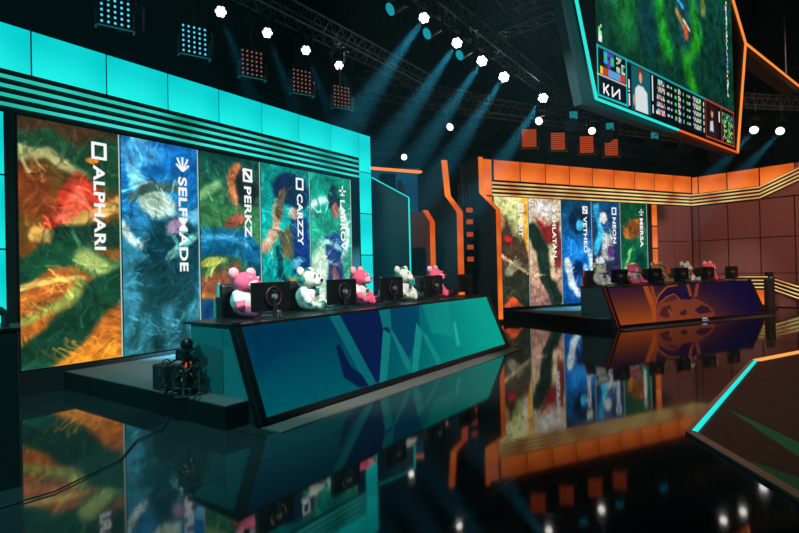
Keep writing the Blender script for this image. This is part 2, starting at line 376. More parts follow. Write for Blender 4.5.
# ------------------------------------------------------------------ poster LED panels
P1 = [
 dict(base=[(0,(225,150,50)),(.15,(190,110,45)),(.35,(150,85,40)),(.55,(95,70,30)),(1,(60,45,28))], ops=[
   ('e',(.3,.88,.36,.05,-12),(60,90,60),.8),('l',([(-.05,.9),(.3,.93),(.6,.86),(1.05,.9)],.035),(32,70,48),.03),
   ('l',([(-.05,.85),(.25,.86),(.5,.80),(.85,.77)],.022),(178,176,120),.03),
   ('p',[(.2,.62),(.52,.80),(.88,.76),(.7,.66),(.42,.54),(.16,.52)],(186,58,38),.03),('p',[(.3,.6),(.5,.74),(.66,.70),(.42,.56)],(232,110,84),.04),
   ('l',([(.12,.53),(.35,.52),(.62,.62),(.98,.69)],.028),(196,156,84),.03),('e',(.12,.7,.08,.12,10),(120,62,30),.9),
   ('l',([(.42,.52),(1.05,.56)],.055),(26,58,44),.04),('l',([(-.05,.36),(.2,.44),(.5,.47),(.8,.40),(1.05,.36)],.05),(28,74,50),.03),
   ('l',([(.6,.45),(.85,.38),(1.05,.35)],.04),(150,170,100),.05),('l',([(-.05,.33),(.4,.36),(.62,.35)],.012),(226,180,96),.02),
   ('l',([(1.0,.33),(.7,.25),(.35,.1),(.05,.02)],.075),(24,62,44),.05),('l',([(.0,.2),(.35,.24),(.6,.33)],.02),(150,160,80),.04),
   ('e',(.95,.86,.16,.12,0),(30,66,44),.6),('e',(.72,.86,.035,.014,0),(255,150,50),.9)]),
 dict(base=[(0,(46,110,122)),(.2,(60,130,150)),(.45,(60,140,165)),(.75,(30,110,170)),(1,(24,96,160))], ops=[
   ('r',(.72,.86,.23,.035),(110,190,222),.03),('e',(.2,.93,.12,.05,0),(70,150,200),1.),
   ('e',(.42,.72,.11,.07,-25),(176,206,190),.5),('l',([(.1,.72),(.35,.78),(.7,.8)],.022),(60,92,88),.02),
   ('l',([(0,.6),(.2,.5),(.5,.42),(.9,.42)],.02),(206,232,226),.03),('p',[(.35,.62),(.7,.66),(1.,.58),(1.,.3),(.5,.34),(.2,.46)],(18,62,74),.05),
   ('e',(.68,.6,.05,.04,0),(150,130,160),.8),('p',[(.1,.42),(.9,.42),(.95,.24),(.3,.2)],(22,66,74),.08),
   ('l',([(.25,.32),(.4,.18),(.45,.02)],.035),(28,74,80),.05),('l',([(.8,.3),(.72,.15),(.8,.03)],.03),(28,74,80),.05),
   ('l',([(.1,.05),(.22,.22)],.02),(36,86,92),.04),('e',(.75,.5,.12,.02,40),(120,200,190),.9)]),
 dict(base=[(0,(30,66,92)),(.25,(50,70,56)),(.5,(60,110,64)),(.7,(60,122,78)),(1,(14,60,56))], ops=[
   ('e',(.72,.84,.1,.1,0),(26,40,42),.6),('l',([(.6,.95),(.5,.86),(.55,.78)],.028),(176,110,70),.04),
   ('e',(.55,.66,.07,.035,20),(150,84,66),.6),('p',[(0,.6),(.4,.62),(.8,.6),(1,.5),(1,.3),(.75,.42),(.3,.46),(0,.45)],(24,102,142),.04),
   ('l',([(0,.56),(.4,.57),(.75,.53)],.015),(70,160,196),.03),('p',[(.0,.34),(.6,.42),(.7,.3),(.3,.22),(0,.25)],(146,84,58),.06),
   ('p',[(.0,.22),(.5,.26),(.6,.0),(0,0)],(22,66,112),.06),('l',([(0,.26),(.45,.2),(.6,.05)],.018),(176,120,60),.03),
   ('e',(.15,.8,.08,.03,30),(120,170,120),1.),('p',[(.75,.45),(1,.42),(1,.05),(.8,.1)],(16,62,84),.06),('e',(.12,.42,.1,.02,8),(190,196,90),.8)]),
 dict(base=[(0,(10,90,88)),(.3,(14,150,146)),(.6,(20,176,168)),(1,(18,120,112))], ops=[
   ('e',(.62,.86,.16,.1,-10),(18,34,66),.4),('l',([(.05,.5),(.25,.62),(.3,.78)],.03),(196,160,130),.03),
   ('l',([(.32,.72),(.42,.84)],.028),(86,70,46),.03),('p',[(.3,.6),(.6,.66),(.62,.46),(.35,.44)],(92,86,52),.05),
   ('p',[(.58,.74),(.95,.7),(1,.36),(.6,.36)],(18,46,112),.05),('e',(.66,.72,.05,.035,0),(206,180,164),.6),
   ('p',[(.35,.36),(1,.3),(1,.22),(.4,.22)],(166,132,60),.04),('p',[(.05,.0),(.1,.24),(.45,.26),(.6,.02)],(14,56,54),.05),
   ('l',([(.3,.5),(.35,.36),(.55,.28)],.02),(10,50,56),.03),('e',(.66,.42,.045,.03,0),(100,190,220),.6),('l',([(.5,.16),(1,.2)],.012),(50,110,220),.03)]),
 dict(base=[(0,(40,130,110)),(.3,(80,170,140)),(.6,(40,150,124)),(1,(20,130,110))], ops=[
   ('r',(.35,.62,.22,.02),(220,255,240),.05),('e',(.25,.35,.1,.2,0),(206,244,214),1.),('e',(.55,.84,.07,.09,0),(24,50,60),.4),
   ('p',[(.3,.6),(.7,.62),(.75,.4),(.35,.44)],(34,56,110),.04),('e',(.58,.76,.035,.05,0),(150,100,84),.5),
   ('p',[(.4,.42),(.72,.4),(.95,.02),(.2,.02)],(34,44,96),.05),('l',([(.55,.36),(.75,.04)],.03),(150,96,84),.04),
   ('l',([(.35,.56),(.8,.5)],.016),(150,220,236),.03),('e',(.85,.9,.1,.05,0),(20,120,90),1.)])]
P2 = [
 dict(base=[(0,(36,44,34)),(.3,(46,48,36)),(.6,(110,104,74)),(.8,(200,206,140)),(1,(226,230,160))], ops=[
   ('l',([(.95,1),(.98,.5)],.06),(236,170,76),.06),('p',[(0,.86),(.35,.82),(.5,.66),(.9,.6),(1,.4),(0,.4)],(66,52,40),.06),('e',(.14,.78,.07,.1,0),(160,124,90),.6),
   ('e',(.4,.62,.05,.025,0),(200,40,40),.6),('l',([(.1,.5),(.95,.3)],.016),(196,160,120),.02),('e',(.5,.35,.1,.05,30),(150,146,120),.8),('p',[(.2,.0),(.5,.09),(.85,.0)],(220,90,46),.03)]),
 dict(base=[(0,(140,104,96)),(.25,(190,150,130)),(.6,(200,186,150)),(1,(208,190,170))], ops=[
   ('e',(.45,.9,.11,.06,-10),(246,240,236),.5),('p',[(.2,.82),(.5,.74),(.95,.78),(.95,.6),(.5,.56),(.35,.68)],(126,34,34),.05),
   ('l',([(.1,.7),(.4,.5),(.45,.3),(.8,.05)],.075),(26,44,36),.05),('e',(.75,.36,.045,.12,-8),(206,180,150),.5),('e',(.9,.5,.06,.16,0),(110,46,44),.6),('e',(.8,.34,.01,.04,0),(60,34,30),.6)]),
 dict(base=[(0,(20,70,130)),(.3,(20,96,176)),(.6,(24,96,160)),(1,(14,60,84))], ops=[
   ('e',(.6,.8,.13,.12,0),(12,34,60),.6),('e',(.62,.76,.05,.05,0),(70,170,220),.7),('p',[(.1,.62),(.5,.55),(.9,.6),(.9,.45),(.2,.42)],(30,120,196),.07),
   ('l',([(.15,.4),(.3,.2),(.5,.1)],.04),(226,244,255),.05),('l',([(.75,.35),(.8,.1)],.03),(170,220,255),.05),('e',(.5,.33,.07,.09,0),(10,40,90),.7),('l',([(.9,.5),(1,.25)],.03),(200,230,255),.05)]),
 dict(base=[(0,(70,30,90)),(.3,(46,36,70)),(.6,(30,60,96)),(1,(20,70,110))], ops=[
   ('l',([(.15,.95),(.3,.7),(.1,.5)],.035),(60,180,230),.04),('e',(.4,.84,.05,.06,0),(226,220,220),.5),('p',[(.35,.7),(.7,.66),(.75,.42),(.3,.42)],(190,196,196),.06),
   ('e',(.65,.5,.05,.05,0),(90,50,110),.6),('e',(.25,.36,.07,.08,0),(210,216,220),.6),('e',(.3,.2,.12,.06,0),(170,50,160),.9)]),
 dict(base=[(0,(10,80,50)),(.4,(14,90,56)),(.7,(20,76,50)),(1,(12,66,40))], ops=[
   ('e',(.25,.68,.06,.05,0),(250,140,50),.9),('e',(.6,.78,.06,.05,0),(250,130,50),.9),('e',(.45,.72,.14,.08,10),(120,70,30),1.),
   ('r',(.45,.25,.12,.012),(70,220,120),.02),('l',([(.1,.2),(.3,.5)],.02),(130,230,130),.03),('e',(.7,.3,.1,.2,0),(6,50,34),.8)])]
N1 = [('ALPHARI', 1.3, 0), ('SELFMADE', 1.65, 1), ('PERKZ', 1.0, 2), ('CARZZY', 1.12, 3), ('LABROV', 1.2, 4)]
N2 = [('HIRIT', .72, 0), ('SHLATAN', 1.4, 1), ('VETHEO', 1.25, 2), ('NEON', .93, 3), ('MERSA', 1.07, 4)]
L1 = ['tall lit poster of orange and green brushwork, leftmost of the near stage row', 'tall lit poster in pale blue and dark teal, second of the near row',
      'tall lit poster in moss green with a blue sweep, third of the near row', 'tall lit poster in bright turquoise and navy, fourth of the near row', 'tall lit poster in pale mint green and navy, rightmost of the near row']
L2 = ['tall lit poster with yellow top and dark lower half, leftmost on the far stage', 'tall lit poster in cream and dark red, second on the far stage',
      'tall lit poster in strong blue with white flares, middle of the far stage row', 'tall lit poster in violet and ice blue, fourth on the far stage', 'tall lit green poster with orange glows, rightmost of the far stage row']
def role_icon(k):
    mb = MB(); s = .11; w_ = .022
    def bar(a, b_, r=w_):
        a = Vector((a[0], 0, a[1])); b_ = Vector((b_[0], 0, b_[1])); d = (b_-a).normalized(); n = Vector((-d.z, 0, d.x))*r
        q = [a-n, b_-n, b_+n, a+n]; mb.prism([(v.x, v.z) for v in q], -.004, 0)
    if k in (0, 2, 3):
        bar((-s, -s), (s, -s)); bar((-s, s), (s, s)); bar((-s+.02, -s), (-s+.02, s)); bar((s-.02, -s), (s-.02, s))
        if k == 2: bar((-s, s), (s, -s), .03)
    elif k == 1:
        for a, b_ in (((-.1, .11), (0, -.12)), ((.1, .11), (0, -.12)), ((0, .13), (0, -.1)), ((-.12, .0), (-.02, -.1)), ((.12, 0), (.02, -.1))): bar(a, b_, .016)
    else:
        for a in range(4): bar((.03*math.cos(a*PI/2), .03*math.sin(a*PI/2)), (.12*math.cos(a*PI/2), .12*math.sin(a*PI/2)), .018)
        bar((-.08, -.1), (.08, -.1), .012)
    return mb
def poster(fr, i, spec, name, length, icon, label, group, res):
    W_ = 1.39
    t0 = 1.39*i; base = fr.p(t0, 0, .33)
    r = thing('poster_screen', label, 'lit poster', base, fr.r, group)
    part('casing', MB().box(0.003, 1.387, .0, .099, 0, 3.52), BLK, r)
    C = paint(res[0], res[1], 1.39/3.52, spec['base'], spec['ops'], warp=.045, tex=.36, seed=i*7+res[0], gain=1.0)
    picture('picture', C, (.018, -.012, .005), (1.354, 0, 0), (0, 0, 3.51), r)
    part('edge_light', MB().box(1.368, 1.387, -.015, -.001, .005, 3.51), emis('pale_edge', (190, 220, 214), .8), r)
    o = link('lettering', words(name, .165, length, WHITE_E, 'lettering', .03), r)
    o.matrix_local = Matrix(((0, 1, 0, .99), (0, 0, -1, -.016), (-1, 0, 0, 2.98), (0, 0, 0, 1)))
    ic = part('role_icon', role_icon(icon), WHITE_E, r); ic.location = (1.08, -.014, 3.2)
for i in range(5): poster(S1, i, P1[i], *N1[i], L1[i], 'lit posters of the near stage', (130, 330))
for i in range(5): poster(S2, i, P2[i], *N2[i], L2[i], 'lit posters of the far stage', (64, 160))
# ------------------------------------------------------------------ desks
D1 = dict(base=[(0, (0, 96, 108)), (1, (0, 62, 92))], ops=[
  ('g', ([(0,0),(1,0),(1,1),(0,1)], .25, 1.), (6, 178, 158), .001), ('g', ([(0,.4),(.42,1),(0,1)], .9, -.3), (0, 40, 84), .3, .5),
  ('p', [(.262,1.1),(.43,1.1),(.422,.66),(.335,.02),(.312,.02)], (8, 30, 82), .02),
  ('p', [(.43,1.1),(.6,1.1),(.55,.6),(.46,.2),(.44,.5)], (2, 66, 104), .04, .8),
  ('p', [(.227,1.1),(.262,1.1),(.312,.02),(.284,-.05)], (10, 112, 122), .02),
  ('p', [(.225,.6),(.238,.6),(.25,.30),(.276,.16),(.286,.0),(.254,.02),(.219,.19)], (6, 28, 74), .02),
  ('p', [(.413,1.1),(.464,1.1),(.435,.70),(.401,.72)], (14, 120, 130), .03),
  ('p', [(.401,.70),(.424,.60),(.345,-.05),(.317,-.05)], (18, 134, 134), .02),
  ('p', [(.425,.72),(.440,.58),(.463,.14),(.445,.0),(.434,.10)], (18, 134, 134), .02),
  ('p', [(.546,.71),(.560,.56),(.472,-.05),(.444,-.05)], (22, 150, 142), .02),
  ('p', [(.553,.56),(.574,.49),(.6,.0),(.57,.0)], (14, 150, 140), .02), ('p', [(.605,1.1),(.758,1.1),(.70,.35),(.60,.5)], (16, 168, 152), .05, .5),
  ('p', [(.728,.60),(.743,.60),(.722,.2),(.70,.2)], (40, 206, 180), .05, .7)])
D2 = dict(base=[(0, (200, 88, 26)), (.5, (128, 58, 40)), (1, (58, 26, 56))], ops=[
  ('g', ([(0,0),(1,0),(1,1),(0,1)], .2, 1.), (26, 12, 64), .001),
  ('p', [(.222,1.1),(.255,1.1),(.257,.42),(.225,.0),(.204,.0),(.22,.4)], (204, 92, 38), .02),
  ('p', [(.27,1.1),(.289,1.1),(.278,.52),(.25,.42)], (170, 78, 42), .02),
  ('p', [(.214,-.05),(.245,.32),(.3,.5),(.375,.53),(.43,.6),(.498,.62),(.565,.5),(.619,.3),(.63,.1),(.6,-.05)], (160, 72, 44), .03, .8),
  ('p', [(.264,.5),(.305,.69),(.378,.92),(.499,.97),(.522,.66),(.506,.53),(.43,.56),(.407,.69),(.344,.64),(.3,.56)], (42, 20, 62), .02),
  ('l', ([(.264,.5),(.30,.70),(.375,.93),(.45,.97)], .02), (204, 92, 38), .02), ('l', ([(.29,.5),(.35,.66),(.405,.72),(.43,.58)], .015), (204, 92, 38), .02),
  ('p', [(.516,1.0),(.536,1.),(.522,.63),(.505,.63)], (176, 80, 42), .02), ('p', [(.588,1.0),(.612,1.),(.556,.6),(.53,.6)], (160, 72, 44), .02),
  ('p', [(.255,.16),(.289,.36),(.356,.44),(.335,.15),(.296,.08)], (92, 40, 44), .02), ('p', [(.394,.2),(.444,.3),(.437,.14),(.394,.1)], (80, 34, 48), .02),
  ('p', [(.497,.23),(.56,.36),(.609,.28),(.61,.13),(.522,.12)], (66, 28, 52), .02), ('e', (.33,.22,.05,.1,0), (180, 84, 46), .3)])
def desk(fr, spec, label, edge, marks):
    X0, X1 = .8, 6.9
    r = thing('caster_desk', label, 'desk', fr.p(0, 0, 0), fr.r)
    L = lambda *a: a
    part('desktop', MB().prism([(X0-.04, 1.02), (X1+.04, 1.02), (X1+.04, 1.05), (X0-.04, 1.05)], -3.68, -2.72), BLKG, r)
    for x in (X0, X1-.05):
        mb = MB(); mb.hexa([(x, -3.98, .25), (x+.05, -3.98, .25), (x+.05, -2.8, .25), (x, -2.8, .25), (x, -3.66, 1.02), (x+.05, -3.66, 1.02), (x+.05, -2.8, 1.02), (x, -2.8, 1.02)])
        part('side_panel', mb, TEALP if not marks else pbr('dark_teal_laminate', (14, 60, 66), .4), r)
    part('modesty_panel', MB().box(X0+.05, X1-.05, -3.42, -3.38, .25, 1.02), BLK, r)
    if not marks: part('access_panel', MB().prism([(.0, .0), (.45, .0), (.45, .5), (.0, .55)], -.006, .0).box(.46, .465, -.004, 0, 0, .7), pbr('teal_inset', (28, 96, 100), .4), r).matrix_local = Matrix(((0, 1, 0, X0-.001), (-1, 0, 0, -2.95), (0, 0, 1, .27), (0, 0, 0, 1)))
    # leaning front: frame, picture, plinth
    T = (-3.64, 1.035); Bq = (-4.035, .085)
    n = Vector((0, Bq[1]-T[1], -(Bq[0]-T[0]))).normalized(); n = Vector((0, -abs(n.y), abs(n.z)))
    def slab(x0, x1, v0, v1, d0, d1, mb):
        pts = []
        for v in (v0, v1):
            y = Bq[0]+(T[0]-Bq[0])*v; z = Bq[1]+(T[1]-Bq[1])*v
            pts.append([(x0, y+n.y*d1, z+n.z*d1), (x1, y+n.y*d1, z+n.z*d1), (x1, y+n.y*d0, z+n.z*d0), (x0, y+n.y*d0, z+n.z*d0)])
        mb.hexa(pts[0]+pts[1]); return mb
    mb = MB(); slab(X0, X1, -.05, 1.0, -.07, -.004, mb)
    slab(X0-.03, X0+.05, -.06, 1.03, -.08, .03, mb); slab(X1-.05, X1+.05, -.06, 1.03, -.08, .03, mb); slab(X0-.03, X1+.05, -.07, .0, -.08, .03, mb)
    part('front_frame', mb, BLKG, r)
    part('edge_strip', slab(X1+.05, X1+.056, -.05, 1.0, -.0, .03, MB()), edge, r); part('edge_strip', slab(X0-.036, X0-.03, -.05, 1.0, -.0, .03, MB()), edge, r)
    C = paint(430, 84, 6.0/1.03, spec['base'], spec['ops'], tex=.06, seed=3, gain=.88)
    if marks: C = C*.72
    picture('picture', C, (X0+.05, Bq[0]+n.y*.004, Bq[1]+n.z*.004), (X1-X0-.1, 0, 0), (0, T[0]-Bq[0], T[1]-Bq[1]), r)
    part('kick_board', MB().box(X0+.02, X1-.02, -4.03, -3.95, .0, .1).box(X0+.0, X1, -3.97, -3.84, .0, .25), BLK, r)
    part('plinth', MB().box(X0-.02, X1+.02, -4.36, -4.06, .0, .012), GREYP, r)
    if marks:
        mb = MB()
        for j in range(2):
            for k in range(4):
                if (j, k) != (1, 3): mb.box(3.98+k*.07, 4.03+k*.07, -4.085, -4.075, .0+j*.05+.015, .035+j*.05+.015)
        part('label_plate', mb, emis('label_white', (170, 180, 190), .8), r)
desk(S1, D1, 'long near desk with a sloping teal and blue screen front', pbr('dark_edge', (10, 30, 32), .3), False)
desk(S2, D2, 'long far desk with a sloping orange and purple screen front', RED, True)
# ------------------------------------------------------------------ plush bears
PINK = pbr('pink_plush', (236, 92, 128), .9, noise=90); PALEP = pbr('pale_pink_plush', (244, 176, 186), .9, noise=90)
WHT = pbr('white_plush', (214, 222, 206), .9, noise=90); JER = pbr('white_jersey', (214, 214, 210), .8); INK = pbr('black_stitch', (14, 14, 16), .6)
TEALC = pbr('teal_cloth', (10, 130, 120), .7); HOT = pbr('hot_pink_felt', (220, 24, 96), .8); GOLD = pbr('tan_plush', (176, 130, 84), .9, noise=90); TEETH = pbr('grey_print', (90, 96, 100), .7)
def bear_meshes():
    d = {}
    m = MB(); m.ball((0, .01, .17), (.135, .12, .165), 3).ball((0, -.015, .395), (.15, .13, .125), 3)
    for s in (-1, 1):
        m.caps((.11*s, 0, .26), (.19*s, -.1, .13), .05, .048); m.caps((.08*s, -.06, .07), (.15*s, -.24, .065), .062, .058); m.ball((.155*s, -.27, .075), (.052, .035, .068))
    d['fur'] = remeshed(m, .011)
    for s in (-1, 1): d['ear%d' % s] = MB().ball((.135*s, .02, .505), (.066, .04, .066), 3)
    d['muzzle'] = MB().ball((0, -.125, .365), (.088, .062, .058), 3)
    d['nose'] = MB().ball((0, -.19, .39), (.032, .018, .02), 2)
    for s in (-1, 1):
        m = MB(); c = Vector((.062*s, -.128, .445))
        for a in (-1, 1): m.cyl(c+Vector((-.018, 0, -.018*a)), c+Vector((.018, 0, .018*a)), .005, n=6)
        d['eye%d' % s] = m
    m = MB().ball((0, .008, .185), (.146, .132, .145), 3)
    for s in (-1, 1): m.caps((.11*s, 0, .26), (.155*s, -.05, .195), .058, .06)
    d['jersey'] = remeshed(m, .012, 3)
    m = MB()
    for k in range(4): m.box(-.05+k*.026, -.034+k*.026, -.137, -.128, .19, .235)
    d['print'] = m
    d['scarf'] = MB().torus((0, 0, .295), .085, .02, 'Z').box(-.02, .02, -.15, -.12, .22, .29, .005)
    d['band'] = MB().torus((0, 0, .4), .142, .014, 'Y', arc=PI, n=20).ball((.15, 0, .4), (.025, .05, .05)).ball((-.15, 0, .4), (.025, .05, .05))
    return d
BM = bear_meshes()
def bear(kind):
    r = thing('plush_bear', None, 'plush bear')
    fur = {'pink': PINK, 'white': WHT, 'tan': GOLD}[kind]; pale = {'pink': PALEP, 'white': pbr('cream_plush', (226, 232, 220), .9), 'tan': pbr('light_tan_plush', (206, 170, 130), .9)}[kind]
    def add(nm, key, mat, par=None):
        src = BM[key]
        if isinstance(src, MB): BM[key] = src = src.mesh(nm, None, True); src.materials.append(mat); me = src
        else: me = src.copy()
        me = me.copy(); me.name = nm; me.materials.clear(); me.materials.append(mat); return link(nm, me, par or r)
    add('fur', 'fur', fur); mz = add('muzzle', 'muzzle', pale); add('nose', 'nose', HOT if kind == 'pink' else INK, mz)
    for s in (-1, 1): add('ear', 'ear%d' % s, pale); add('eye', 'eye%d' % s, pbr('pale_stitch', (250, 200, 210), .8) if kind == 'pink' else INK)
    jr = add('jersey', 'jersey', JER); add('jersey_print', 'print', TEETH, jr)
    r.scale = (1.34, 1.2, 1.1)
    if kind == 'white': add('scarf', 'scarf', TEALC); add('headphones', 'band', TEALC)
    return r
# ------------------------------------------------------------------ chairs, monitors
CHB = pbr('chair_black', (18, 20, 22), .5); CHT = pbr('chair_teal', (60, 170, 160), .5); CHO = pbr('chair_orange', (220, 90, 40), .5)
def chair(accent):
    r = thing('gaming_chair', None, 'chair')
    br_ = part('backrest', MB().box(-.24, .24, .2, .30, .5, 1.22, .04).box(-.29, -.23, .14, .30, .62, 1.05, .02).box(.23, .29, .14, .30, .62, 1.05, .02), CHB, r)
    for s in (-1, 1): part('side_piping', MB().box(min(.235*s, .262*s), max(.235*s, .262*s), .262, .306, .98, 1.23, .004).box(min(.255*s, .305*s), max(.255*s, .305*s), .262, .306, .6, 1.0, .004), accent, br_)
    part('seat', MB().box(-.26, .26, -.27, .24, .42, .52, .03), CHB, r)
    for s in (-1, 1): part('armrest', MB().box(s*.295-.035, s*.295+.035, -.15, .12, .62, .66, .01).box(s*.295-.015, s*.295+.015, -.03, .03, .45, .63), CHB, r)
    part('column', MB().cyl((0, 0, .1), (0, 0, .43), .03), DARKM, r)
    mb = MB()
    for k in range(5):
        a = 2*PI*k/5; mb.cyl((0, 0, .1), (.28*math.cos(a), .28*math.sin(a), .07), .025, .018, 8); part('caster', MB().cyl((.28*math.cos(a), .28*math.sin(a)-.012, .03), (.28*math.cos(a), .28*math.sin(a)+.012, .03), .03, n=12), BLK, r)
    part('base', mb, DARKM, r)
    return r
def monitor():
    r = thing('monitor', None, 'monitor')
    part('foot', MB().box(-.12, .12, -.1, .08, 0, .012, .004), BLK, r)
    part('neck', MB().box(-.025, .025, -.075, -.045, .01, .34, .006), DARKM, r)
    sc_ = part('screen', MB().box(-.29, .29, -.02, .03, .09, .44, .008).box(-.1, .1, -.05, -.02, .18, .35, .01), BLKG, r)
    part('ring', MB().torus((0, -.045, .265), .115, .012, 'Y'), pbr('dull_red_ring', (48, 24, 28), .4), sc_)
    part('hub', MB().cyl((0, -.05, .265), (0, -.085, .265), .04, .03), pbr('grey_hub', (120, 128, 132), .35, .4), sc_)
    part('cable', MB().tube([(0, -.06, .1), (.05, -.09, .05), (.07, -.05, .008), (.1, .1, .008)], .006, 6), BLK, r)
    return r
bp, bw, bt = bear('pink'), bear('white'), bear('tan')
used = set()
def use(o):
    if o.name in used: return dup(o)
    used.add(o.name); return o
ch1, ch2, mon = chair(CHT), chair(CHO), monitor()
def put(o, loc, rz, label, group):
    q = use(o); q.location = loc; q.rotation_euler = (0, 0, rz); q['label'] = label; q['group'] = group; return q
BT1 = [(1.40, bp, 'pink plush bear in a white jersey at the left end of the near desk'), (2.51, bw, 'white plush bear with teal headphones, second from the left on the near desk'),
       (3.66, bp, 'pink plush bear in the middle of the near desk'), (4.91, bw, 'white plush bear with teal headphones, fourth on the near desk'), (6.0, bp, 'pink plush bear furthest from the camera on the near desk')]
BT2 = [(1.38, bw, 'white plush bear with teal headphones at the left end of the far desk'), (2.66, bp, 'pink plush bear before the green poster on the far desk'), (3.69, bt, 'tan plush bear mostly hidden in the middle of the far desk'),
       (4.94, bw, 'white plush bear with teal headphones, second from right on the far desk'), (6.02, bp, 'pink plush bear nearest the right end of the far desk')]
WH = ['at the near left end', 'second from the near left end', 'in the middle', 'second from the far right end', 'at the far right end']
for k, (t, o, lb) in enumerate(BT1):
    put(o, S1.p(t+.12, 2.87, 1.051), S1.r+random.uniform(.2, .5), lb, 'plush bears on the near desk')
    put(ch1, S1.p(t+.26, 2.74, .25), S1.r+random.uniform(-.1, .1), f'black and teal gaming chair behind the near desk, {WH[k]}', 'gaming chairs of the near desk')
for k, (t, o, lb) in enumerate(BT2):
    put(o, S2.p(t+.08, 2.87, 1.051), S2.r+random.uniform(.0, .3), lb, 'plush bears on the far desk')
    put(ch2, S2.p(t+.14, 2.74, .25), S2.r+random.uniform(-.1, .1), f'black and orange gaming chair behind the far desk, {WH[k]}', 'gaming chairs of the far desk')
for k, t in enumerate((1.49, 2.77, 3.95, 5.22, 6.37)):
    put(mon, S1.p(t, 3.42, 1.051), S1.r, f'black monitor seen from behind on the near desk, {WH[k]}', 'monitors on the near desk')
for k, t in enumerate((1.57, 2.94, 4.07, 5.23, 6.38)):
    put(mon, S2.p(t, 3.42, 1.051), S2.r, f'black monitor seen from behind on the far desk, {WH[k]}', 'monitors on the far desk')
# ------------------------------------------------------------------ pylons: outline in (m, z), extruded along the wall direction
def pylon(fr, t, outline, edge, depth, smat, label, face=PYL, edge_w=None, name='stage_pylon', side_strip=None):
    r = thing(name, label, 'stage pylon', fr.p(t, 0), fr.r)
    def pr(pts, x0, x1, mb):
        a = [mb.bm.verts.new((x0, -m, z)) for m, z in pts]; b_ = [mb.bm.verts.new((x1, -m, z)) for m, z in pts]; n = len(pts)
        mb.bm.faces.new(a); mb.bm.faces.new(b_[::-1])
        for i in range(n): mb.bm.faces.new((a[i], b_[i], b_[(i+1) % n], a[(i+1) % n]))
        return mb
    part('panel', pr(outline, 0, depth, MB()), face, r)
    mb = MB()
    for (ma, za), (mb_, zb) in zip(edge, edge[1:]):
        a = Vector((0, -ma, za)); b_ = Vector((0, -mb_, zb)); d = (b_-a).normalized(); n = Vector((0, d.z, -d.y)) # outward
        if n.y > 0: n = -n
        n = n*.02
        x0, x1 = .0, depth
        q = [a, a+n, b_+n, b_]
        v = [mb.bm.verts.new((x0+.005, p.y, p.z)) for p in q]+[mb.bm.verts.new((x1-.005, p.y, p.z)) for p in q]
        for f in ((0,1,2,3),(7,6,5,4),(0,4,5,1),(1,5,6,2),(2,6,7,3),(3,7,4,0)): mb.bm.faces.new([v[i] for i in f])
    part('edge_light', mb, smat, r)
    return r
pylon(S1, 8.1, [(-.9, 0), (.92, 0), (.92, 3.42), (-.26, 4.07), (-.9, 4.07)], [(-.26, 4.08), (.92, 3.43), (.925, .3)], .05, CYS, 'dark teal pylon with a thin cyan light edge right of the near posters')
pylon(S2, -1.9, [(-1.4, 0), (.9, 0), (.9, 3.2), (.27, 3.75), (.11, 4.83), (-1.16, 4.67), (-1.4, 4.67)], [(.11, 4.83), (.27, 3.75), (.9, 3.2), (.9, .1)], .2, ORG, 'tall dark pylon with a kinked orange light edge between the two stages')
pylon(S2, -.62, [(-.9, 0), (1.0, 0), (1.0, 3.29), (.17, 3.9), (.16, 5.01), (-.9, 5.01)], [(.16, 5.01), (.17, 3.9), (1.0, 3.29), (1.0, .1)], .16, ORG, 'dark pylon with a kinked orange light edge beside the far posters')
pylon(S2, -2.72, [(-1.2, 0), (.8, 0), (.8, 2.91), (.42, 3.25), (-.6, 3.3), (-1.2, 4.4)], [(.42, 3.27), (.8, 2.91), (.8, .1)], .16, ORG, 'short brown pylon with an orange light edge left of the tall kinked pylon', BROWN)
# blue screen, speaker and amber bar in the gap
r = thing('backdrop_screen', 'dim blue wall screen in the gap between the two stages', 'screen', (-.1, 19, 4.2))
part('casing', MB().box(-.95, .95, 0, .1, -4.2, 1.15), BLK, r); part('picture', MB().box(-.93, .93, -.02, 0, -1.5, 1.1), emis('dim_blue', (14, 52, 78), 1., (20, 70, 96), .6), r)
part('light_bar', MB().hexa([(-.95, -.1, 1.1), (1.0, -.1, .9), (1.0, -.021, .9), (-.95, -.021, 1.1), (-.95, -.1, 1.2), (1.0, -.1, 1.0), (1.0, -.021, 1.0), (-.95, -.021, 1.2)]), ORS, r)
r = thing('loudspeaker', 'black loudspeaker silhouetted before the dim blue screen', 'loudspeaker', (-.35, 17.6, 0), .3)
part('cabinet', MB().box(-.25, .25, -.2, .2, 4.1, 4.85, .03), BLK, r); part('stand', MB().cyl((0, 0, 0), (0, 0, 4.1), .03).cyl((-.4, 0, .02), (.4, 0, .02), .03).cyl((0, -.4, .02), (0, .4, .02), .03), DARKM, r)
part('grille', MB().box(-.2, .2, -.215, -.2, 4.15, 4.8), BLKG, r)
